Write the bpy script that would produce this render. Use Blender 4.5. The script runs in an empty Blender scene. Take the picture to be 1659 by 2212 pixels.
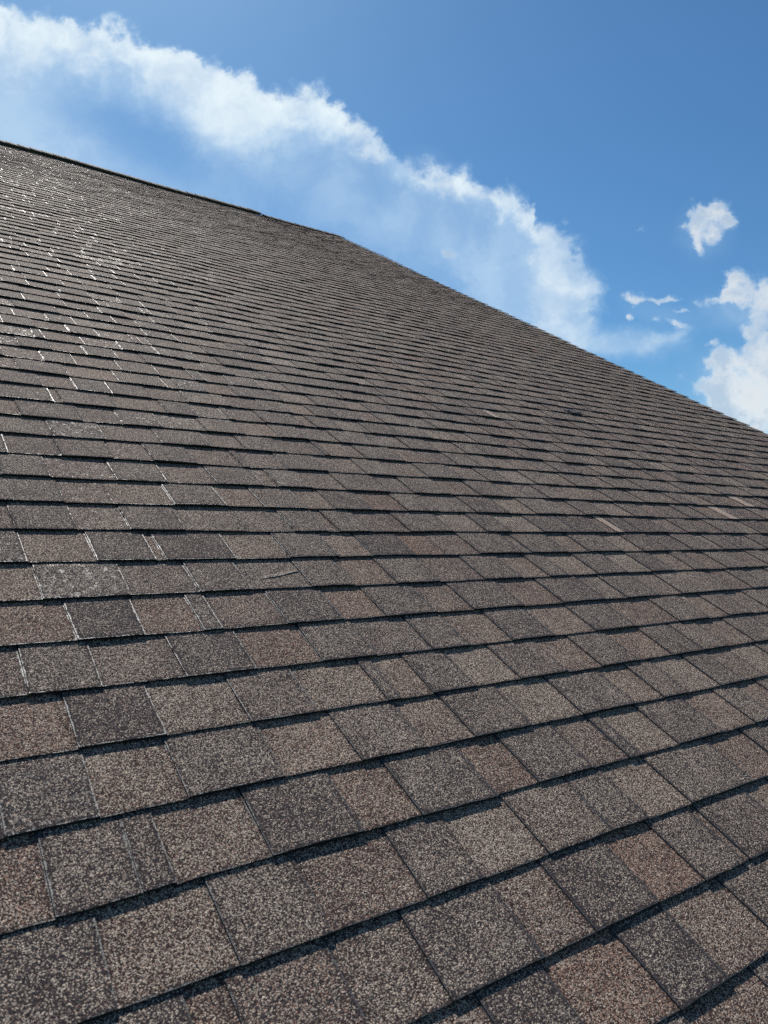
import bpy, bmesh, math, random
from mathutils import Vector, Matrix, noise
R = math.radians
rnd = random.Random(7)
sc = bpy.context.scene
col = sc.collection

# ------------------------------------------------------------------ camera, sky, sun, exposure
E = 0.143                     # exposed height of one course, metres
CAM_H = 7.0
PITCH = 1.857
cam_d = bpy.data.cameras.new("camera")
cam = bpy.data.objects.new("camera", cam_d); col.objects.link(cam)
cam.location = (0, 0, CAM_H)
cam.rotation_euler = (R(90 + PITCH), 0, 0)
cam_d.sensor_fit = 'VERTICAL'; cam_d.sensor_height = 36.0
cam_d.lens = 2951.4 / 4032 * 36.0
cam_d.clip_start = 0.05; cam_d.clip_end = 20000
cam_d.dof.use_dof = True
cam_d.dof.focus_distance = 2.6
cam_d.dof.aperture_fstop = cam_d.lens / 3.2      # 3.2 mm wide pupil of a phone lens
sc.camera = cam

SUN_AZ, SUN_EL = -23.0, 49.0  # from +Y towards +X, degrees
sun_d = bpy.data.lights.new("sun", 'SUN'); sun = bpy.data.objects.new("sun", sun_d); col.objects.link(sun)
sun_d.energy = 5.0; sun_d.angle = R(0.5); sun_d.color = (1.0, 0.95, 0.88)
sdir = Vector((math.sin(R(SUN_AZ)) * math.cos(R(SUN_EL)), math.cos(R(SUN_AZ)) * math.cos(R(SUN_EL)), math.sin(R(SUN_EL))))
sun.rotation_euler = sdir.to_track_quat('Z', 'Y').to_euler()
sun.location = (0, 0, 40)

sc.view_settings.view_transform = 'Standard'; sc.view_settings.look = 'None'
sc.view_settings.gamma = 1.0; sc.view_settings.use_curve_mapping = False
sc.view_settings.exposure = 0.45
sc.render.engine = 'CYCLES'
sc.cycles.use_denoising = False
sc.cycles.max_bounces = 4


class NB:
    """small node-expression builder"""
    def __init__(s, nt): s.nt = nt; s.n = nt.nodes; s.l = nt.links
    def node(s, t, **kw):
        nd = s.n.new(t)
        for k, v in kw.items(): setattr(nd, k, v)
        return nd
    def put(s, sock, v):
        if isinstance(v, bpy.types.NodeSocket): s.l.new(v, sock)
        elif v is not None: sock.default_value = v
    def m(s, op, a, b=None, c=None, clamp=False):
        nd = s.node('ShaderNodeMath', operation=op, use_clamp=clamp)
        s.put(nd.inputs[0], a); s.put(nd.inputs[1], b); s.put(nd.inputs[2], c)
        return nd.outputs[0]
    def vm(s, op, a, b=None, scale=None):
        nd = s.node('ShaderNodeVectorMath', operation=op)
        s.put(nd.inputs[0], a); s.put(nd.inputs[1], b)
        if scale is not None: s.put(nd.inputs['Scale'], scale)
        return nd.outputs['Value'] if op in ('LENGTH', 'DOT_PRODUCT', 'DISTANCE') else nd.outputs['Vector']
    def ss(s, x, a, b, lo=0.0, hi=1.0, kind='SMOOTHSTEP'):
        nd = s.node('ShaderNodeMapRange', interpolation_type=kind)
        for i, v in enumerate((x, a, b, lo, hi)): s.put(nd.inputs[i], v)
        return nd.outputs[0]
    def noise(s, vec, scale, detail=4, rough=0.5, dist=0.0, dim='3D', lac=2.0):
        nd = s.node('ShaderNodeTexNoise', noise_dimensions=dim)
        s.put(nd.inputs['Vector'], vec); nd.inputs['Scale'].default_value = scale
        nd.inputs['Detail'].default_value = detail; nd.inputs['Roughness'].default_value = rough
        nd.inputs['Distortion'].default_value = dist; nd.inputs['Lacunarity'].default_value = lac
        return nd.outputs['Fac']
    def noisec(s, vec, scale, detail=4, rough=0.5):
        s.noise(vec, scale, detail, rough); return s.n[-1].outputs['Color']
    def mix(s, f, a, b, bt='MIX'):
        nd = s.node('ShaderNodeMix', data_type='RGBA', blend_type=bt)
        s.put(nd.inputs[0], f); s.put(nd.inputs[6], a); s.put(nd.inputs[7], b)
        return nd.outputs[2]
    def curve(s, x, pts):
        nd = s.node('ShaderNodeFloatCurve'); c = nd.mapping; cv = c.curves[0]
        x0, x1 = pts[0][0], pts[-1][0]; ys = [p[1] for p in pts]; y0, y1 = min(ys), max(ys)
        c.use_clip = False
        P = [((px - x0) / (x1 - x0), (py - y0) / ((y1 - y0) or 1)) for px, py in pts]
        cv.points[0].location = P[0]; cv.points[1].location = P[-1]
        for p in P[1:-1]: cv.points.new(*p)
        for p in cv.points: p.handle_type = 'VECTOR'
        c.update()
        s.put(nd.inputs['Value'], s.ss(x, x0, x1, kind='LINEAR'))
        return s.m('MULTIPLY_ADD', nd.outputs[0], y1 - y0, y0)


def px(x, y):
    """a sight line of the photograph (1659 x 2212 grid) as sky slopes (east/north, up/north)"""
    f = 1619.1; a = (x - 829.5) / f; b = -(y - 1106) / f; c, s_ = math.cos(R(PITCH)), math.sin(R(PITCH))
    Y = c - b * s_; Z = s_ + b * c
    return (a / Y, Z / Y)


world = bpy.data.worlds.new("World"); sc.world = world; world.use_nodes = True
nt = world.node_tree; nt.nodes.clear(); w = NB(nt)
sky = w.node('ShaderNodeTexSky', sky_type='NISHITA', sun_disc=False)
sky.sun_elevation = R(SUN_EL); sky.sun_rotation = R(SUN_AZ)
sky.altitude = 100; sky.air_density = 1.0; sky.dust_density = 0.4; sky.ozone_density = 2.0
tc = w.node('ShaderNodeTexCoord'); D = tc.outputs['Generated']
sep = w.node('ShaderNodeSeparateXYZ'); w.put(sep.inputs[0], D)
fy = w.m('MAXIMUM', sep.outputs[1], 0.02)
GX = w.m('DIVIDE', sep.outputs[0], fy); GZ = w.m('DIVIDE', sep.outputs[2], fy)
cmb = w.node('ShaderNodeCombineXYZ'); w.put(cmb.inputs[0], GX); w.put(cmb.inputs[1], GZ)
G = cmb.outputs[0]
# warped sky coordinates give the clouds their torn outlines
w1 = w.noisec(G, 7.0, 2, 0.5); w2 = w.noisec(G, 26.0, 5, 0.62)
half = (0.5, 0.5, 0.5)
Wv = w.vm('ADD', w.vm('SCALE', w.vm('SUBTRACT', w1, half), scale=0.045), w.vm('SCALE', w.vm('SUBTRACT', w2, half), scale=0.075))
GW = w.vm('ADD', G, Wv)
GP = w.vm('ADD', G, w.vm('SCALE', Wv, scale=0.55))
GS = w.vm('ADD', G, w.vm('SCALE', Wv, scale=0.5))
sw = w.node('ShaderNodeSeparateXYZ'); w.put(sw.inputs[0], GW); WX, WZ = sw.outputs[0], sw.outputs[1]

def blob(cx, cy, rx, ry, ang, soft=1.0, base=GW):
    """falls from 1 in the middle to 0 at the rim of a slanted ellipse (photo-grid sizes, ang clockwise down-right)"""
    mp = w.node('ShaderNodeMapping', vector_type='TEXTURE')
    w.put(mp.inputs['Vector'], base)
    X, Z = px(cx, cy); mp.inputs['Location'].default_value = (X, Z, 0)
    mp.inputs['Rotation'].default_value = (0, 0, R(-ang)); mp.inputs['Scale'].default_value = (rx / 1619, ry / 1619, 1)
    return w.ss(w.vm('LENGTH', mp.outputs[0]), 1.0, 1.0 - soft)
def mx(*a):
    r = a[0]
    for b in a[1:]: r = w.m('MAXIMUM', r, b)
    return r
def screen(*a):
    r = w.m('SUBTRACT', 1.0, a[0])
    for b in a[1:]: r = w.m('MULTIPLY', r, w.m('SUBTRACT', 1.0, b))
    return w.m('SUBTRACT', 1.0, r)

# --- the long bank: a crisp upper rim, a bright body below it, then thinning veils
rim = [(-400, -60), (-150, -10), (0, 10), (37, 30), (101, 36), (175, 57), (217, 40), (267, 46), (323, 78), (396, 92), (433, 111), (498, 138),
       (544, 161), (572, 178), (645, 172), (700, 189), (738, 226), (784, 262), (820, 300), (873, 356), (942, 366), (1015, 371),
       (1078, 410), (1110, 390), (1157, 424), (1165, 465), (1200, 455), (1231, 492), (1257, 535), (1299, 575), (1330, 660), (1350, 800), (1360, 1000)]
rz = w.curve(WX, [px(x, y) for x, y in rim])
depth = w.m('MULTIPLY', w.m('SUBTRACT', rz, WZ), 1619.0)         # how far below the rim, in grid units
body_t = [(-400, 420), (-150, 300), (0, 230), (120, 170), (250, 170), (380, 200), (480, 250), (560, 225), (640, 150), (720, 150), (800, 80), (860, 66),
          (940, 78), (1020, 85), (1100, 85), (1160, 110), (1200, 190), (1250, 230), (1300, 200), (1360, 60)]
thick = w.curve(WX, [(px(x, 600)[0], t / 300.0) for x, t in body_t])
thick = w.m('MULTIPLY', thick, 300.0)
inside = w.ss(depth, -10.0, 42.0)
streak = w.noise(w.vm('MULTIPLY', GS, (9.0, 9.0, 1.0)), 1.0, 7, 0.6, 0.4)
fine = w.noise(G, 60.0, 5, 0.6)
fall = w.m('SUBTRACT', 1.0, w.ss(w.m('DIVIDE', depth, thick), 0.28, 1.35))
body = w.m('MULTIPLY', w.m('MULTIPLY', inside, fall), w.ss(streak, 0.22, 0.62, 0.62, 1.0))
veil = w.m('MULTIPLY', inside, w.m('SUBTRACT', 1.0, w.ss(depth, 140.0, 640.0)))
veil = w.m('MULTIPLY', veil, w.m('MULTIPLY', w.ss(streak, 0.25, 0.7, 0.26, 0.56), w.m('SUBTRACT', 1.0, blob(330, 290, 300, 110, 25, 1.0, GS))))
veil = w.m('MULTIPLY', veil, w.ss(WX, px(1310, 0)[0], px(1190, 0)[0]))
body = w.m('MULTIPLY', body, w.ss(WX, px(1312, 0)[0], px(1255, 0)[0]))
body = w.m('MULTIPLY', body, w.ss(WX, px(760, 0)[0], px(1200, 0)[0], 1.0, 0.62))
parts = [body, veil,
    w.m('MULTIPLY', blob(60, 300, 330, 95, 22, 1.0, GS), 0.80),         # pale streak along the ridge
    w.m('MULTIPLY', blob(-60, 230, 330, 170, 20, 1.0, GS), 0.55),
    w.m('MULTIPLY', blob(260, 370, 360, 60, 20, 1.0, GS), 0.38),
    w.m('MULTIPLY', blob(1165, 595, 190, 135, 55, 1.0), 0.72),          # lower lobe of the bank
    w.m('MULTIPLY', blob(1060, 620, 170, 90, 35, 1.0), 0.60),
    w.m('MULTIPLY', blob(1180, 680, 120, 60, 30, 0.9), 0.45),
    w.m('MULTIPLY', blob(1000, 500, 260, 140, 45, 1.0), 0.36),
    w.m('MULTIPLY', blob(530, 300, 120, 45, 48, 1.0), 0.6),
    w.m('MULTIPLY', blob(640, 360, 330, 110, 28, 1.0, GS), 0.22),
    w.m('MULTIPLY', blob(860, 480, 240, 120, 35, 1.0, GS), 0.26),
    w.m('MULTIPLY', blob(1350, 740, 170, 50, 4, 0.8, GS), 0.48),        # flat wisp under the bank
    w.m('MULTIPLY', blob(1250, 740, 160, 60, 12, 1.0, GS), 0.34),
    w.m('MULTIPLY', blob(1440, 735, 90, 22, -14, 0.9, GS), 0.42),
    w.m('MULTIPLY', blob(1620, 870, 200, 150, 20, 1.0, GS), 0.65),
    w.m('MULTIPLY', blob(1520, 500, 90, 85, -30, 1.0, GS), 0.30),
    w.m('MULTIPLY', blob(1590, 680, 130, 60, 5, 1.0, GS), 0.40),
    w.m('MULTIPLY', blob(1430, 680, 120, 40, 20, 1.0, GS), 0.22)]
# --- the small clouds on the right, broken by finer noise
def puff(items, lo, hi, amp=1.0, nz=None):
    acc = 0.0
    for i in items: acc = w.m('ADD', acc, w.m('MULTIPLY', blob(*i[:5], 1.0, GP), i[5]))
    acc = w.m('MINIMUM', acc, 1.15)
    gate = w.ss(acc, 0.02, 0.3)
    return w.m('MULTIPLY', w.m('MULTIPLY', gate, w.ss(w.m('ADD', acc, w.m('MULTIPLY', w.m('SUBTRACT', nz, 0.5), 2.1)), lo, hi)), amp)
crisp = w.noise(G, 26.0, 9, 0.62, 0.15)
puffs = [
    puff([(1540, 450, 74, 52, -12, 1.2), (1495, 485, 46, 44, 20, 0.95), (1508, 532, 30, 58, -14, 0.9), (1578, 470, 34, 34, 0, .9), (1545, 500, 40, 36, 0, 0.9)], 0.30, 1.2, 0.92, crisp),
    puff([(1590, 612, 44, 62, 10, 1.2), (1655, 640, 110, 66, 10, 1.25), (1560, 655, 90, 28, -14, 1.0), (1640, 715, 75, 60, 0, 1.0)], 0.28, 1.2, 0.84, crisp),
    puff([(1372, 640, 60, 24, 14, 0.95), (1440, 648, 62, 13, 0, 0.9), (1364, 684, 24, 24, 30, 0.75), (1455, 705, 70, 17, 28, 0.85), (1470, 672, 50, 13, 5, .75), (1540, 745, 40, 16, 5, .7), (1380, 498, 36, 10, -20, 0.62), (965, 545, 50, 24, 25, .8)], 0.22, 1.15, 0.85, crisp),
    puff([(1565, 790, 74, 62, 0, 1.2), (1640, 800, 80, 100, 0, 1.2), (1545, 850, 64, 62, 0, 1.1), (1600, 890, 100, 60, 20, 1.1), (1650, 740, 46, 56, 30, 1.0), (1690, 860, 90, 120, 0, 1.2), (1610, 935, 90, 46, 20, 1.2), (1620, 850, 110, 90, 0, .7), (1500, 835, 70, 36, 30, 0.8)], 0.26, 1.2, 0.82, crisp)]
# --- beyond the frame the same broken fair-weather cloud goes on
gen = w.noise(D, 3.2, 7, 0.58, 0.3)
out = mx(w.ss(w.vm('LENGTH', w.vm('SUBTRACT', G, (0, 0.28, 0))), 0.85, 1.2), w.ss(sep.outputs[1], 0.45, 0.3))
gmask = w.m('MULTIPLY', w.m('MULTIPLY', w.ss(gen, 0.52, 0.68, 0.0, 0.85), out), w.ss(sep.outputs[2], 0.0, 0.1))
front = w.ss(sep.outputs[1], 0.25, 0.4)
soft = w.m('MULTIPLY', w.m('MULTIPLY', screen(*parts), w.ss(w.noise(GS, 11.0, 8, 0.6, 0.6), 0.34, 0.62, 0.76, 1.06)), front)
hard = w.m('MULTIPLY', mx(*puffs), front)
alpha = w.m('MINIMUM', screen(soft, hard, gmask), 0.97)
# brighter billows and greyer hollows inside the clouds
shade = w.noise(GS, 16.0, 6, 0.6, 0.5)
under = w.m('MULTIPLY', w.ss(w.m('DIVIDE', w.m('ADD', depth, w.m('MULTIPLY', w.m('SUBTRACT', shade, 0.5), 160.0)), thick), 0.15, 0.95), w.ss(WX, px(1190, 0)[0], px(1130, 0)[0]))
c_soft = w.mix(w.m('MULTIPLY', w.ss(alpha, 0.12, 0.85), w.m('SUBTRACT', 1.0, w.m('MULTIPLY', under, 0.85))), (0.29, 0.44, 0.62, 1), (0.60, 0.68, 0.72, 1))
c_hard = w.mix(w.ss(w.m('ADD', w.m('ADD', w.noise(GP, 17.0, 7, 0.6, 0.3), w.m('MULTIPLY', w.m('SUBTRACT', crisp, 0.5), -0.5)), w.m('MULTIPLY', w.m('SUBTRACT', 1.0, hard), 0.25)), 0.42, 0.68), (0.32, 0.41, 0.52, 1), (0.58, 0.60, 0.61, 1))
ccol = w.mix(w.m('MULTIPLY', hard, w.ss(hard, 0.0, 0.5)), c_soft, c_hard)
bg1 = w.node('ShaderNodeBackground'); bg2 = w.node('ShaderNodeBackground')
skyc = w.node('ShaderNodeHueSaturation'); skyc.inputs['Saturation'].default_value = 1.1
w.put(skyc.inputs['Color'], sky.outputs[0])
w.put(bg1.inputs['Color'], w.mix(1.0, skyc.outputs[0], (0.62, 0.95, 1.10, 1), 'MULTIPLY')); bg1.inputs['Strength'].default_value = 0.066
w.put(bg2.inputs['Color'], ccol); bg2.inputs['Strength'].default_value = 1.0
ms = w.node('ShaderNodeMixShader'); w.put(ms.inputs[0], alpha); w.l.new(bg1.outputs[0], ms.inputs[1]); w.l.new(bg2.outputs[0], ms.inputs[2])
wo = w.node('ShaderNodeOutputWorld'); w.l.new(ms.outputs[0], wo.inputs[0])

# ------------------------------------------------------------------ materials
def new_mat(name):
    m = bpy.data.materials.new(name); m.use_nodes = True; m.node_tree.nodes.clear(); return m, NB(m.node_tree)
def finish(b, colr, rough, height=None, dist=0.001, strength=1.0, spec=0.5):
    bs = b.node('ShaderNodeBsdfPrincipled'); o = b.node('ShaderNodeOutputMaterial')
    b.put(bs.inputs['Base Color'], colr); b.put(bs.inputs['Roughness'], rough); b.put(bs.inputs['Specular IOR Level'], spec)
    if height is not None:
        bp = b.node('ShaderNodeBump'); b.put(bp.inputs['Strength'], strength); bp.inputs['Distance'].default_value = dist
        b.put(bp.inputs['Height'], height); b.l.new(bp.outputs[0], bs.inputs['Normal'])
    b.l.new(bs.outputs[0], o.inputs[0]); return bs

def granule_material():
    m, b = new_mat('mineral_granules')
    geo = b.node('ShaderNodeNewGeometry'); P = geo.outputs['Position']
    at = b.node('ShaderNodeAttribute', attribute_name='tint'); ts = b.node('ShaderNodeSeparateColor'); b.put(ts.inputs[0], at.outputs['Color'])
    light, red, wear = ts.outputs[0], ts.outputs[1], ts.outputs[2]; rand = at.outputs['Alpha']
    uv1 = b.node('ShaderNodeUVMap', uv_map='edge_a'); uv2 = b.node('ShaderNodeUVMap', uv_map='edge_b')
    a = b.node('ShaderNodeSeparateXYZ'); b.put(a.inputs[0], uv1.outputs[0]); c = b.node('ShaderNodeSeparateXYZ'); b.put(c.inputs[0], uv2.outputs[0])
    edge = b.m('MINIMUM', b.m('MINIMUM', a.outputs[0], c.outputs[0]), a.outputs[1])     # metres to the nearest cut edge
    vo = b.node('ShaderNodeTexVoronoi', feature='F1', distance='EUCLIDEAN'); b.put(vo.inputs['Vector'], P); vo.inputs['Scale'].default_value = 660
    cs = b.node('ShaderNodeSeparateColor'); b.put(cs.inputs[0], vo.outputs['Color']); r1, r2, r3 = cs.outputs
    vd = vo.outputs['Distance']
    n_lo = b.noise(P, 11.0, 3, 0.6); n_md = b.noise(P, 60.0, 4, 0.65)
    # colour drops: the share of pale granules drifts over a shingle and differs between shingles
    share = b.m('ADD', light, b.m('ADD', b.m('MULTIPLY', b.m('SUBTRACT', n_lo, 0.5), 0.38), b.m('MULTIPLY', b.m('SUBTRACT', n_md, 0.5), 0.32)))
    rimz = b.m('MULTIPLY', b.ss(b.m('SUBTRACT', edge, b.m('MULTIPLY', b.m('SUBTRACT', n_md, .5), .03)), 0.012, 0.0), 0.22)   # cut edges have shed some granules
    share = b.m('SUBTRACT', share, rimz)
    pale = b.ss(b.m('ADD', r1, share), 0.94, 1.05)
    dark = b.mix(b.ss(light, 0.27, 0.40), b.mix(r3, (0.021, 0.021, 0.024, 1), (0.086, 0.067, 0.068, 1)), b.mix(r3, (0.020, 0.016, 0.017, 1), (0.092, 0.062, 0.055, 1)))
    tan = b.mix(r2, (0.195, 0.150, 0.128, 1), (0.78, 0.66, 0.53, 1))
    rst = b.mix(r2, (0.17, 0.090, 0.070, 1), (0.58, 0.36, 0.265, 1))
    lt = b.mix(b.ss(b.m('ADD', r3, red), 0.85, 1.05), tan, rst)
    g = b.mix(pale, dark, lt)
    # granules lost at cut edges and in scuffed patches: smooth asphalt shows
    n_e = b.noise(P, 260.0, 3, 0.6); n_w = b.noise(P, 55.0, 6, 0.75, 0.4)
    e_amt = b.m('ADD', b.m('MULTIPLY_ADD', b.m('SUBTRACT', n_e, 0.5), 1.6, 0.47), b.m('MULTIPLY_ADD', b.m('SUBTRACT', n_md, 0.5), 2.6, b.m('MULTIPLY', b.m('SUBTRACT', rand, 0.62), 0.75)))
    bare_e = b.ss(b.m('SUBTRACT', b.m('MULTIPLY', e_amt, 0.0040), edge), 0.0, 0.0010)
    bare_w = b.ss(b.m('ADD', b.m('ADD', n_w, b.m('MULTIPLY', b.m('SUBTRACT', n_e, .5), .6)), b.m('MULTIPLY', wear, 0.17)), 0.70, 0.80)
    bare = b.m('MAXIMUM', bare_e, b.m('MULTIPLY', bare_w, b.ss(r1, 0.75, 0.55)))
    cg = b.mix(bare, g, (0.046, 0.048, 0.052, 1))
    h = b.m('MULTIPLY', b.m('SUBTRACT', 1.0, vd), b.m('SUBTRACT', 1.0, b.m('MULTIPLY', bare, 0.8)))
    h = b.m('MULTIPLY', h, b.m('MULTIPLY_ADD', r2, 0.5, 0.75))
    rough = b.ss(bare, 0.0, 1.0, b.m('MULTIPLY_ADD', r3, 0.2, 0.70), 0.48)
    # a few quartz-bright flakes
    flake = b.m('GREATER_THAN', r3, 0.9985)
    rough = b.m('MULTIPLY', rough, b.m('SUBTRACT', 1.0, b.m('MULTIPLY', flake, 0.6)))
    finish(b, cg, rough, h, 0.0024, 1.0, b.m('MULTIPLY_ADD', bare, 0.38, 0.03))
    return m
def asphalt_edge():
    m, b = new_mat('asphalt_cut_edge')
    geo = b.node('ShaderNodeNewGeometry'); P = geo.outputs['Position']
    n = b.noise(P, 500.0, 3, 0.7)
    colr = b.mix(b.ss(n, 0.55, 0.7), (0.014, 0.014, 0.015, 1), (0.10, 0.08, 0.065, 1))
    finish(b, colr, 0.6, n, 0.0015, 0.8, 0.3); return m
def simple(name, c1, c2, scale, rough, bump=0.0, spec=0.5):
    m, b = new_mat(name); tcn = b.node('ShaderNodeTexCoord')
    n = b.noise(tcn.outputs['Object'], scale, 6, 0.6)
    finish(b, b.mix(b.ss(n, 0.35, 0.65), c1, c2), rough, n, max(bump, 1e-4), 1.0 if bump else 0.05, spec); return m
M_G = granule_material(); M_E = asphalt_edge()
M_DECK = simple('roof_felt', (0.02, 0.02, 0.022, 1), (0.035, 0.034, 0.033, 1), 8, 0.8, 0.002)
M_METAL = simple('painted_drip_edge', (0.42, 0.40, 0.36, 1), (0.5, 0.48, 0.44, 1), 5, 0.45)
M_TAR = simple('black_roof_cement', (0.010, 0.010, 0.011, 1), (0.05, 0.05, 0.052, 1), 90, 0.6, 0.01, 0.25)
M_WALL = simple('wall_siding', (0.50, 0.47, 0.42, 1), (0.56, 0.53, 0.48, 1), 2, 0.7, 0.002)
M_GRASS = simple('lawn', (0.030, 0.055, 0.014, 1), (0.07, 0.10, 0.03, 1), 0.5, 0.9, 0.05)
M_VENT = simple('black_ridge_vent_plastic', (0.012, 0.012, 0.013, 1), (0.02, 0.02, 0.021, 1), 40, 0.5, 0.001)

# ------------------------------------------------------------------ the roof frame
AZ, SL, HH, V0 = -0.62127474, 0.52476350, 6.62321534, 2.57036875
U = Vector((math.cos(AZ), -math.sin(AZ), 0))
V = Vector((math.sin(AZ) * math.cos(SL), math.cos(AZ) * math.cos(SL), math.sin(SL)))
N = U.cross(V)
org = Vector((0, 0, CAM_H)) - N * (HH * E) + V * (V0 * E)        # roof point u=0, course line 0
MAT = Matrix.Translation(org) @ Matrix((U, V, N)).transposed().to_4x4()
# surface heights over the deck, metres
LAM = 0.0023; A0 = 0.0010; STEP = 2 * LAM                         # laminate thickness; recess height at its top; rise to its butt
K_LO, K_RIDGE, U_LO, U_HI = -5, 80.25, -9.0, 47.25

def sag(u, v):
    """slow unevenness of the deck under the shingles (metres), none near the viewer"""
    a = min(1.0, max(0.0, (v - 6) / 25.0))
    return a * 0.009 * noise.noise(Vector((u * 0.10, v * 0.075, 3.1))) * 1.6 + a * 0.0035 * noise.noise(Vector((u * 0.28, v * 0.22, 6.0))) + 0.0011 * noise.noise(Vector((u * 0.35, v * 0.3, 9.0)))
def lift(u, k):
    """curl of the butt edge of course k"""
    return 0.0045 * min(1, max(0, (u - 45.9) / 1.3)) ** 2 + 0.0016 * min(1, max(0, (k - 10) / 25)) + max(0.0, (0.0006 if k < 9 else 0.0012) + (0.0020 if k < 9 else 0.0034) * noise.noise(Vector((u * 0.45, k * 5.7, 1.3))))
def butt(u, k, seed):
    return k + (0.022 if k < 9 else 0.034) * noise.noise(Vector((u * 0.3, k * 3.1, 0.5))) + (0.010 if k < 9 else 0.017) * noise.noise(Vector((u * 1.7, k * 7.7, 4.5))) + seed

def empty(name, mat):
    o = bpy.data.objects.new(name, None); col.objects.link(o); o.matrix_world = mat; return o
def link(name, me, mats, parent=None, loc=(0, 0, 0)):
    o = bpy.data.objects.new(name, me); col.objects.link(o)
    for m in mats: me.materials.append(m)
    o.parent = parent; o.location = loc; return o

roof = empty('shingle_roof', MAT)
roof['label'] = 'brown and charcoal asphalt shingle roof slope rising to a ridge and a stepped right edge'
roof['category'] = 'roof'; roof['kind'] = 'thing'

class MD:
    """mesh data collected face by face with the attributes the granule material reads"""
    def __init__(s): s.v = []; s.f = []; s.mi = []; s.a = []; s.b = []; s.t = []
    def tile(s, k, u0, u1, tooth, tint, o=(0, 0, 0), seg=4, far=False, top_cut=None):
        sd = rnd.uniform(-0.012, 0.012)
        hT = LAM if tooth else 0.0
        sk0, sk1 = rnd.uniform(-0.02, 0.02), rnd.uniform(-0.02, 0.02)
        g = 0.0 if tooth else 0.02
        vt = k + 1.10 if top_cut is None else min(k + 1.10, top_cut)
        n = seg; base = len(s.v)
        # rows of points: 0 butt bottom, 1 butt top, (2 rounded rim), 3 back top, 4 back bottom
        rim = 0.006
        prof = ('bb', 'bt', 'rim', 'tt') 
        wdt = (u1 - u0) * E
        for i in range(n + 1):
            q = i / n; ub = u0 - g + (u1 - u0 + 2 * g) * q
            vb = butt(ub, k, sd); L = lift(ub, k)
            jit = (rnd.random() - .5) * 0.0014 if not far else 0
            ut = ub + (sk0 * (1 - q) + sk1 * q)
            # heights
            zb_top = A0 + STEP + hT + L + sag(ub, vb); zb_bot = A0 + LAM * (0.92 if tooth else 1.0) + L * 0.8 + sag(ub, vb)
            frac = (vt - k)
            zt = A0 + STEP * (1 - frac) + hT + sag(ut, vt) - (0.0004)
            s.v.append((ub * E - o[0], (vb + 0.004) * E - o[1] + jit, zb_bot - o[2]))
            s.v.append((ub * E - o[0], vb * E - o[1] + jit, zb_top - 0.0007 - o[2]))
            s.v.append((ub * E - o[0], vb * E + 0.0009 - o[1] + jit, zb_top - o[2]))
            s.v.append((ut * E - o[0], vt * E - o[1], zt - o[2]))
            s.v.append((ut * E - o[0], vt * E - o[1], zt - 0.004 - hT - o[2]))
        hgt = (vt - k) * E
        def P(i, r): return base + i * 5 + r
        def uvq(i, r): return (i / n * wdt, 0.0 if r < 2 else (0.0009 if r == 2 else hgt)), ((1 - i / n) * wdt, 0.0)
        def face(idx, mi):
            s.f.append([P(i, r) for i, r in idx]); s.mi.append(mi)
            for i, r in idx:
                a_, b_ = uvq(i, r); s.a += a_; s.b += b_; s.t += tint
        for i in range(n):
            face([(i, 0), (i + 1, 0), (i + 1, 1), (i, 1)], 1)
            face([(i, 1), (i + 1, 1), (i + 1, 2), (i, 2)], 1)
            face([(i, 2), (i + 1, 2), (i + 1, 3), (i, 3)], 0)
        face([(0, 0), (0, 1), (0, 2), (0, 3), (0, 4)], 1)
        face([(n, 4), (n, 3), (n, 2), (n, 1), (n, 0)], 1)
        if not far:
            face([(0, 4), (n, 4), (n, 0), (0, 0)], 1)
    def mesh(s, name):
        me = bpy.data.meshes.new(name); me.from_pydata(s.v, [], s.f)
        me.polygons.foreach_set('material_index', s.mi)
        ua = me.uv_layers.new(name='edge_a'); ub = me.uv_layers.new(name='edge_b')
        ua.data.foreach_set('uv', s.a); ub.data.foreach_set('uv', s.b)
        ca = me.color_attributes.new('tint', 'FLOAT_COLOR', 'CORNER'); ca.data.foreach_set('color', s.t)
        me.update(); return me

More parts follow.
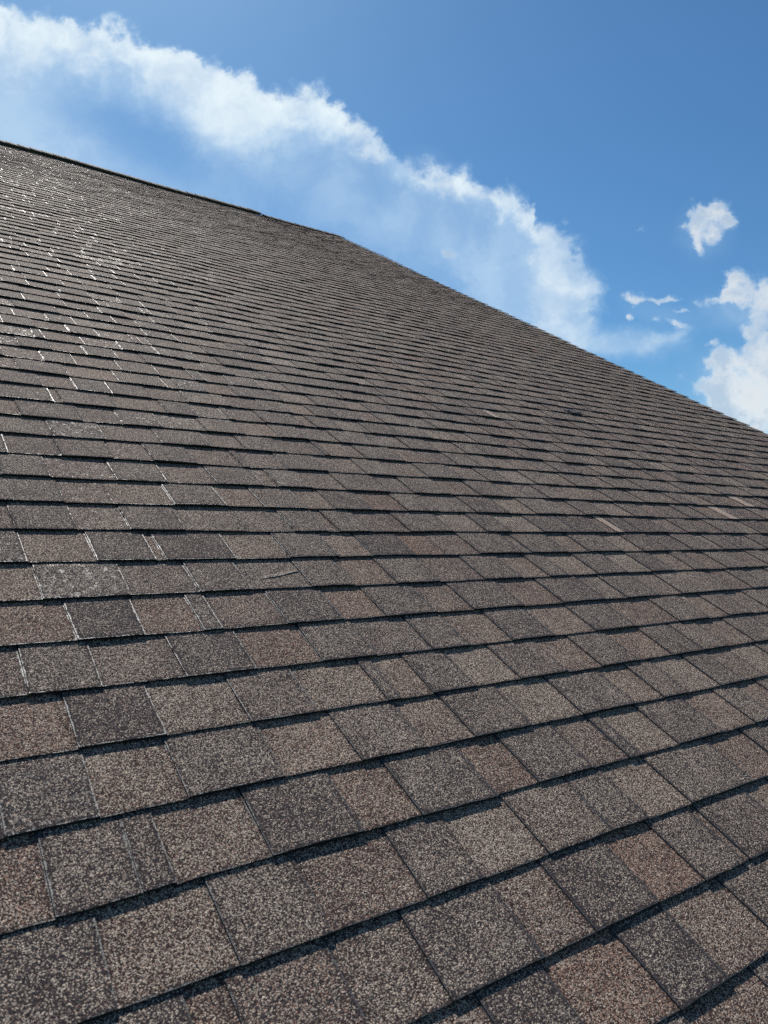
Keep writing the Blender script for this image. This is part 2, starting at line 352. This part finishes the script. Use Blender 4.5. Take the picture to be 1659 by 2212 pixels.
# ------------------------------------------------------------------ which shingle tabs lie where: T raised tab, R recessed strip, J joint at the same level
ROWS = {
    -2: [('T', 6.1), ('R', 7.1), ('T', 8.46)],
    -1: [('T', 5.02), ('R', 5.94), ('T', 7.11), ('R', 8.04), ('T', 9.26)],
    0: [('R', 2.43), ('T', 2.79), ('R', 3.86), ('T', 4.74), ('R', 6.03), ('T', 6.86), ('R', 8.04), ('T', 9.0), ('R', 9.96), ('T', 10.09)],
    1: [('T', 0.7), ('R', 1.89), ('T', 2.97), ('R', 3.96), ('T', 5.15), ('R', 6.0), ('T', 7.08), ('J', 8.3), ('R', 9.09), ('T', 10.1), ('R', 11.83)],
    2: [('R', 0.5), ('T', 1.57), ('J', 2.36), ('R', 2.7), ('T', 3.73), ('R', 4.91), ('T', 5.76), ('R', 7.03), ('T', 7.83), ('R', 9.0), ('T', 9.82), ('R', 10.12), ('T', 11.11), ('R', 12.47), ('T', 13.52), ('R', 14.27)],
    3: [('R', 2.19), ('T', 3.13), ('R', 4.36), ('T', 5.46), ('R', 6.55), ('T', 7.43), ('R', 8.6), ('T', 9.8), ('R', 11.18), ('T', 12.01), ('R', 12.81), ('T', 13.86), ('R', 14.7)],
    4: [('R', 1.05), ('T', 2.17), ('R', 3.2), ('T', 4.3), ('R', 5.32), ('T', 6.5), ('R', 6.75), ('T', 7.36), ('R', 8.27), ('T', 9.26), ('R', 10.45), ('T', 11.38), ('R', 12.51), ('T', 13.61), ('J', 14.73), ('R', 15.7), ('T', 16.81)],
    5: [('R', 2.67), ('T', 3.76), ('R', 4.81), ('T', 5.91), ('R', 6.93), ('T', 8.07), ('R', 8.92), ('T', 9.94), ('R', 11.08), ('T', 12.3), ('R', 13.61), ('T', 15.18), ('R', 16.38), ('T', 17.23), ('R', 18.34)],
    6: [('T', 2.55), ('R', 3.49), ('T', 4.35), ('R', 4.67), ('T', 5.76), ('R', 6.85), ('T', 7.71), ('R', 8.88), ('T', 9.78), ('R', 11.17), ('T', 12.32), ('R', 13.71), ('T', 14.48), ('R', 15.71), ('T', 16.64), ('R', 18.92), ('T', 19.96)],
    7: [('T', 2.28), ('R', 3.55), ('T', 4.64), ('R', 5.57), ('T', 6.72), ('R', 7.63), ('T', 8.6), ('R', 9.69), ('T', 10.89), ('R', 12.01), ('T', 12.88), ('R', 13.54), ('T', 14.59), ('R', 15.73), ('T', 16.71), ('R', 17.69), ('T', 18.57), ('R', 19.24), ('T', 20.2), ('R', 21.31), ('T', 22.59)],
    8: [('R', 2.24), ('T', 3.25), ('R', 4.23), ('T', 4.38), ('R', 5.67), ('T', 6.73), ('R', 7.83), ('T', 8.64), ('R', 9.74), ('J', 10.59), ('T', 11.58), ('R', 12.96), ('T', 13.26), ('R', 14.54), ('T', 15.33), ('R', 16.69), ('T', 17.57), ('R', 18.8), ('T', 19.88)],
}

def finish_row(k, seq):
    """extend the measured boundaries left and right with the same rhythm"""
    r = random.Random(1000 + k * 13)
    def width(t):
        q = r.random()
        if q < 0.07: return r.uniform(0.15, 0.4)
        return r.uniform(0.8, 1.35) if t == 'T' else r.uniform(0.72, 1.25)
    if not seq:
        seq = [(r.choice('TR'), U_LO + r.uniform(-1.5, 0))]
    seq = list(seq)
    cur = 'R' if seq[0][0] == 'T' else 'T'
    if seq[0][0] == 'J': cur = 'T'
    while seq[0][1] > U_LO:
        seq.insert(0, (cur, seq[0][1] - width(cur))); cur = 'R' if cur == 'T' else 'T'
    st = 'T'
    for t, _ in seq:
        if t != 'J': st = t
    while seq[-1][1] < U_HI:
        wd = width(st)
        if r.random() < 0.10: nx = 'J'
        else: nx = 'R' if st == 'T' else 'T'; st = nx
        seq.append((nx, seq[-1][1] + wd))
    out = []; st = 'T'
    for i in range(len(seq) - 1):
        if seq[i][0] != 'J': st = seq[i][0]
        a, b_ = max(seq[i][1], U_LO), min(seq[i + 1][1], U_HI + RAKE(k))
        if b_ - a > 0.04: out.append([st, a, b_, seq[i][0] == 'J' or r.random() < 0.12])
    if out and out[-1][2] < U_HI - .02: out[-1][2] = U_HI + RAKE(k)
    return out
def RAKE(k): return 0.05 * math.sin(k * 2.3) * math.sin(k * 0.7 + 1)

# worn or scuffed tabs seen in the photograph (course, a u inside the tab): amount
WORN = {(7, 2.8): 1.0, (3, 1.6): 0.8, (8, 1.9): 0.9, (7, 5.0): .45, (6, 5.0): .4, (3, 3.8): .35, (4, 2.6): .15, (5, 2.2): .3, (2, 2.1): .35, (8, 4.0): .4}
REDS = {(-1, 6.5): .5, (-2, 8.0): .3, (0, 8.5): .55, (5, 4.9): .4, (6, 3.9): .35, (3, 5.0): .25, (2, 5.3): .3, (1, 4.5): .25, (6, 7.2): .4, (7, 8.0): .35, (0, 6.5): .2, (1, 9.6): .12, (2, 3.2): .15, (0, 3.3): .25, (-1, 8.6): .18, (3, 2.6): .12, (0, 4.2): .1}
LIGHTS = {(-1, 6.5): .44, (0, 8.5): .42, (1, 9.6): .45, (0, 7.4): .24, (-1, 7.6): .22, (-1, 5.5): .24, (3, 1.0): .26, (4, 3.7): .38, (3, 2.6): .40, (2, 3.2): .38, (4, 2.6): .22, (5, 4.3): .24}
PALE = {9: (17.58, 17.92), 10: (24.9, 25.5), 11: (27.7, 28.3), 18: (20.4, 20.75)}   # slivers of pale pink granules

tiles = []
for k in range(K_LO, int(K_RIDGE) + 1):
    row = finish_row(k, ROWS.get(k, []))
    if k in PALE:
        p0, p1 = PALE[k]; new = []
        for t in row:
            if t[2] <= p0 or t[1] >= p1: new.append(t); continue
            if p0 - t[1] > 0.05: new.append([t[0], t[1], p0, t[3]])
            new.append(['P', p0, min(p1, t[2]), False])
            if t[2] - p1 > 0.05: new.append([t[0], p1, t[2], False])
        row = new
    for st, a, b_, joint in row:
        mid = (a + b_) / 2
        q = rnd.random() if k > 8 else rnd.uniform(0.6, 0.95)
        if st == 'T':
            light = rnd.gauss(0.265 if k < 10 else 0.29, 0.03); red = max(0, rnd.gauss(0.04, 0.05))
        elif st == 'R':
            light = rnd.gauss(0.355 if k < 10 else 0.35, 0.04); red = max(0, rnd.gauss(0.15, 0.12))
        else:
            light = 0.95; red = 0.25
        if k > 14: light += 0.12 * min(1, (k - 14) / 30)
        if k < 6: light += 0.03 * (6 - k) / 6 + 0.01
        wear = 0.0
        if rnd.random() < 0.35: wear = rnd.uniform(0.2, 0.85)
        if rnd.random() < 0.03: wear = rnd.uniform(0.6, 1.0)
        for D_, nm in ((WORN, 'w'), (REDS, 'r'), (LIGHTS, 'l')):
            for (kk, uu), val in D_.items():
                if kk == k and a <= uu < b_:
                    if nm == 'w': wear = val
                    elif nm == 'r': red = val
                    else: light = val
        if k <= 8 and not any(kk == k and a <= uu < b_ for (kk, uu) in WORN): wear = min(wear, 0.3)
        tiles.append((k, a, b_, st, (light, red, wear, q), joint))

def screen_area(k, a, b_):
    """rough size in the photograph (768 px wide), nought outside it"""
    pts = []
    for u, v in ((a, k), (b_, k), (b_, k + 1), (a, k + 1)):
        p = MAT @ Vector((u * E, v * E, 0)) - Vector((0, 0, CAM_H))
        c, s_ = math.cos(R(PITCH)), math.sin(R(PITCH))
        z = p.y * c + p.z * s_; y = -p.y * s_ + p.z * c
        if z < 0.1: return 0
        pts.append((384 + 749.6 * p.x / z, 512 - 749.6 * y / z))
    x0 = max(0, min(p[0] for p in pts)); x1 = min(768, max(p[0] for p in pts))
    y0 = max(0, min(p[1] for p in pts)); y1 = min(1024, max(p[1] for p in pts))
    if x1 - x0 < 4 or y1 - y0 < 4: return 0
    full = abs(sum(pts[i][0] * pts[(i + 1) % 4][1] - pts[(i + 1) % 4][0] * pts[i][1] for i in range(4))) / 2
    bb = (max(p[0] for p in pts) - min(p[0] for p in pts)) * (max(p[1] for p in pts) - min(p[1] for p in pts))
    return full * (x1 - x0) * (y1 - y0) / bb
area = [screen_area(t[0], t[1], t[2]) for t in tiles]
big = set(sorted(range(len(tiles)), key=lambda i: -area[i])[:300])
GAP = 0.011
rest = MD()
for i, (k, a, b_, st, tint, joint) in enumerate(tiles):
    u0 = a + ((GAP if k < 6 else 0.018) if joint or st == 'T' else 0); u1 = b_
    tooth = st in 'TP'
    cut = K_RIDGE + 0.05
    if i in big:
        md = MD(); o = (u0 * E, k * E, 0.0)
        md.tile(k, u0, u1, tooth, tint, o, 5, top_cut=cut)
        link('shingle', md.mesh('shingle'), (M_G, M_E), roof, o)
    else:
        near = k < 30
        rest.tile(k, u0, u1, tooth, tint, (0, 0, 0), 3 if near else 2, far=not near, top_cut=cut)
far = link('shingle', rest.mesh('shingle_field'), (M_G, M_E), roof); far['kind'] = 'stuff'

# ------------------------------------------------------------------ deck, eave, rake trim, back slope
def box_md(x0, x1, y0, y1, z0, z1):
    vs = [(x0, y0, z0), (x1, y0, z0), (x1, y1, z0), (x0, y1, z0), (x0, y0, z1), (x1, y0, z1), (x1, y1, z1), (x0, y1, z1)]
    fs = [(0, 3, 2, 1), (4, 5, 6, 7), (0, 1, 5, 4), (1, 2, 6, 5), (2, 3, 7, 6), (3, 0, 4, 7)]
    return vs, fs
def mesh_of(name, boxes):
    v, f = [], []
    for vs, fs in boxes:
        n0 = len(v); v += vs; f += [[i + n0 for i in q] for q in fs]
    me = bpy.data.meshes.new(name); me.from_pydata(v, [], f); me.update(); return me
xl, xh, yl, yr = U_LO * E, U_HI * E, K_LO * E, K_RIDGE * E
link('roof_deck', mesh_of('roof_deck', [box_md(xl, xh - 0.02, yl + .01, yr - 0.02, -0.06, -0.014)]), (M_DECK,), roof)
# the far slope falls the other way from the ridge
bs = bpy.data.meshes.new('back_slope')
c2, s2 = math.cos(2 * SL), math.sin(2 * SL); Lb = 6.0
def bk(x, d, z): return (x, yr + 0.015 + d * c2 + z * s2, -0.010 - d * s2 + z * c2)
bs.from_pydata([bk(xl, 0, 0), bk(xh - .02, 0, 0), bk(xh - .02, Lb, 0), bk(xl, Lb, 0), bk(xl, 0, -.05), bk(xh - .02, 0, -.05), bk(xh - .02, Lb, -.05), bk(xl, Lb, -.05)], [],
               [(0, 1, 2, 3), (7, 6, 5, 4), (0, 4, 5, 1), (1, 5, 6, 2), (2, 6, 7, 3), (3, 7, 4, 0)]); bs.update()
link('back_slope', bs, (M_DECK,), roof)
link('drip_edge', mesh_of('drip_edge', [box_md(xh - 0.03, xh - 0.012, yl, yr - 0.03, -0.10, -0.003)]), (M_METAL,), roof)

# ------------------------------------------------------------------ ridge vent and ridge caps
VENT_END = 36.3 * E
def sagr(x): return sag(x / E, K_RIDGE)
vb, vf = [], []
nseg = 60
for i in range(nseg + 1):
    x = xl + (VENT_END - xl) * i / nseg; z = sagr(x) + 0.004 * noise.noise(Vector((x * 3.0, 2.2, 0)))
    wy = 0.004 * noise.noise(Vector((x * 4.0, 7.2, 0)))
    for (dy, z0) in ((-0.150 + wy, 0.004), (-0.145 + wy, 0.030), (0.0, 0.030), (0.0, 0.0)):
        vb.append((x, yr + dy, z0 + z))
for i in range(nseg):
    for r in range(3): vf.append((i * 4 + r, (i + 1) * 4 + r, (i + 1) * 4 + r + 1, i * 4 + r + 1))
vf += [(0, 1, 2, 3), tuple(nseg * 4 + r for r in (3, 2, 1, 0))]
me = bpy.data.meshes.new('ridge_vent'); me.from_pydata(vb, [], vf); me.update()
link('ridge_vent', me, (M_VENT,), roof)
def cap_mesh(hgt, drop, seed):
    """one folded cap shingle over the ridge: near flap, crest, far flap; its exposed end (left) is lifted"""
    rr = random.Random(seed); md = MD()
    ln = 0.19; th = 0.006
    md.v = []; tint = (rr.gauss(.34, .05), .05, .1, rr.random())
    for i, x in enumerate((0.0, ln * .5, ln)):
        li = 0.007 * (1 - x / ln) + rr.uniform(0, .0015)
        fl = [(-0.158, hgt - drop), (-0.150, hgt + 0.001), (-0.02, hgt + 0.004), (0.010, hgt - 0.004), (0.010 + 0.13 * c2, hgt - 0.004 - 0.13 * s2)]
        for (y, z) in fl: md.v.append((x, y, z + li + th))
        for (y, z) in fl: md.v.append((x, y, z + li))
    def face(idx, mi):
        md.f.append(idx); md.mi.append(mi)
        for _ in idx: md.a += (0.02, 0.02); md.b += (0.02, 0.0); md.t += tint
    for i in range(2):
        for r in range(4):
            a, b_ = i * 10 + r, (i + 1) * 10 + r
            face([a, b_, b_ + 1, a + 1], 0); face([a + 5, a + 6, b_ + 6, b_ + 5], 1)
        face([i * 10 + 5, (i + 1) * 10 + 5, (i + 1) * 10, i * 10], 1)
        face([i * 10 + 4, (i + 1) * 10 + 4, (i + 1) * 10 + 9, i * 10 + 9], 1)
    for i, rev in ((0, True), (2, False)):
        for r in range(4):
            q = [i * 10 + r, i * 10 + r + 1, i * 10 + r + 6, i * 10 + r + 5]
            face(q[::-1] if not rev else q, 1)
    return md.mesh('ridge_cap')
caps_v = [cap_mesh(0.032, 0.012, s) for s in range(5)]
caps_f = [cap_mesh(0.009, 0.004, s + 9) for s in range(4)]
for m_ in caps_v + caps_f: m_.materials.append(M_G); m_.materials.append(M_E)
x = xh - 0.185; 
while x > VENT_END + 0.01:
    o = bpy.data.objects.new('ridge_cap', rnd.choice(caps_f)); col.objects.link(o); o.parent = roof
    o.location = (x, yr, sagr(x)); o.rotation_euler = (0, 0, R(rnd.uniform(-.6, .6))); x -= E
x = VENT_END - 0.18
while x > xl:
    o = bpy.data.objects.new('ridge_cap', rnd.choice(caps_v)); col.objects.link(o); o.parent = roof
    o.location = (x, yr + rnd.uniform(-.003, .003), sagr(x) + 0.002 + 0.010 * noise.noise(Vector((x * 1.3, 5.5, 0)))); o.rotation_euler = (0, 0, R(rnd.uniform(-1, 1))); x -= E

# ------------------------------------------------------------------ the torn flap and the smear of roof cement
def topz(u, v, tooth=False):
    k = math.floor(v); return A0 + STEP * (1 - (v - k)) + (LAM if tooth else 0) + sag(u, v) + lift(u, k) * (1 - (v - k))
md = MD(); n = 8; tint = (0.50, 0.02, 0.9, 0.9)  # pale share raised so the colour stands in for a sunlit rim
for i in range(n + 1):
    q = i / n; u = 5.80 + 0.90 * q
    v0_ = 7.30 + 0.23 * q + 0.012 * math.sin(q * 9); v1_ = v0_ + 0.07 + 0.03 * math.sin(q * 3.1)
    h = 0.0010 + 0.0012 * math.sin(min(1, q * 1.15) * math.pi * .55)
    md.v += [(u * E, v0_ * E, topz(u, v0_) + h - 0.0012), (u * E, v0_ * E, topz(u, v0_) + h), (u * E, v1_ * E, topz(u, v1_) + 0.0002), (u * E, v1_ * E, topz(u, v1_) - 0.001)]
def fface(idx, mi, e=0.001):
    md.f.append(idx); md.mi.append(mi)
    for j in idx:
        r = j % 4; md.a += (0.02, 0.0005 if r < 2 else 0.012); md.b += (0.02, 0.0); md.t += tint
for i in range(n):
    a, b_ = i * 4, i * 4 + 4
    fface([a, b_, b_ + 1, a + 1], 1); fface([a + 1, b_ + 1, b_ + 2, a + 2], 0); fface([a + 3, a + 2, b_ + 2, b_ + 3], 1); fface([a, a + 3, b_ + 3, b_], 1)
fface([0, 1, 2, 3], 1); fface([n * 4 + 3, n * 4 + 2, n * 4 + 1, n * 4], 1)
fl = link('torn_flap', md.mesh('torn_flap'), (M_G, M_E), roof)
fl['label'] = 'thin torn sliver of shingle lifted off the surface'
def smear(name, u0, u1, v0_, v1_, hmax, seed):
    vs, fs = [], []; nx, ny = 16, 10
    for j in range(ny + 1):
        for i in range(nx + 1):
            p, q = i / nx, j / ny; u = u0 + (u1 - u0) * p; v = v0_ + (v1_ - v0_) * q
            d = math.hypot((p - .5) * 2, (q - .5) * 2)
            e = 1 - d + 0.7 * noise.noise(Vector((p * 4, q * 4, seed)))
            vs.append((u * E, v * E, topz(u, v, True) + 0.001 + lift(u, math.floor(v)) + (hmax * max(-.4, min(1, e * 1.6)) * (0.6 + 0.8 * noise.noise(Vector((p * 11, q * 11, seed + 3)))) if e > -5 else 0)))
    for j in range(ny):
        for i in range(nx):
            a = j * (nx + 1) + i; fs.append((a, a + 1, a + nx + 2, a + nx + 1))
    keep = [f for f in fs if (lambda p, q: 1 - math.hypot((p - .5) * 2, (q - .5) * 2) + 0.7 * noise.noise(Vector((p * 4, q * 4, seed))) > 0.05)((f[0] % (nx + 1) + .5) / nx, (f[0] // (nx + 1) + .5) / ny)]
    me = bpy.data.meshes.new(name); me.from_pydata(vs, [], keep); me.update()
    o = link(name, me, (M_TAR,), roof); sol = o.modifiers.new('t', 'SOLIDIFY'); sol.thickness = 0.003; sol.offset = 0; return o
t_ = smear('roof_cement_smear', 26.8, 28.0, 20.05, 20.66, 0.004, 2.0)
t_['label'] = 'black smear of roof cement on the shingles'

# ------------------------------------------------------------------ house body and ground below
eave = MAT @ Vector((0, yl, 0)); ridge = MAT @ Vector((0, yr, 0))
Hd = Vector((V.x, V.y, 0)).normalized()
o0 = Vector((eave.x, eave.y, 0)); dist_e = 0.35; span = (ridge - eave).dot(Hd)
rv = Lb * math.cos(SL) - 0.35
def wp(x, d, z): p = o0 + U * x + Hd * d; return (p.x, p.y, z)
ze = eave.z - 0.02; zr = ridge.z - 0.16; slp = math.tan(SL)
xa, xb = xl + 0.3, xh - 0.35
pts = [(dist_e, 0), (dist_e, ze + dist_e * slp - 0.12), (span, zr - 0.0), (span + rv, zr - rv * slp), (span + rv, 0)]
vs = [wp(xa, d, z) for d, z in pts] + [wp(xb, d, z) for d, z in pts]
fs = [(4, 3, 2, 1, 0), (5, 6, 7, 8, 9)] + [(i, (i + 1) % 5, (i + 1) % 5 + 5, i + 5) for i in range(5)]
me = bpy.data.meshes.new('wall'); me.from_pydata(vs, [], fs); me.update()
wo_ = link('wall', me, (M_WALL,)); wo_.parent = roof; wo_.matrix_parent_inverse = MAT.inverted()

me = bpy.data.meshes.new('ground'); S = 6000.0; me.from_pydata([(-S, -S, 0), (S, -S, 0), (S, S, 0), (-S, S, 0)], [], [(0, 1, 2, 3)]); me.update()
g_ = link('ground', me, (M_GRASS,)); g_['kind'] = 'structure'
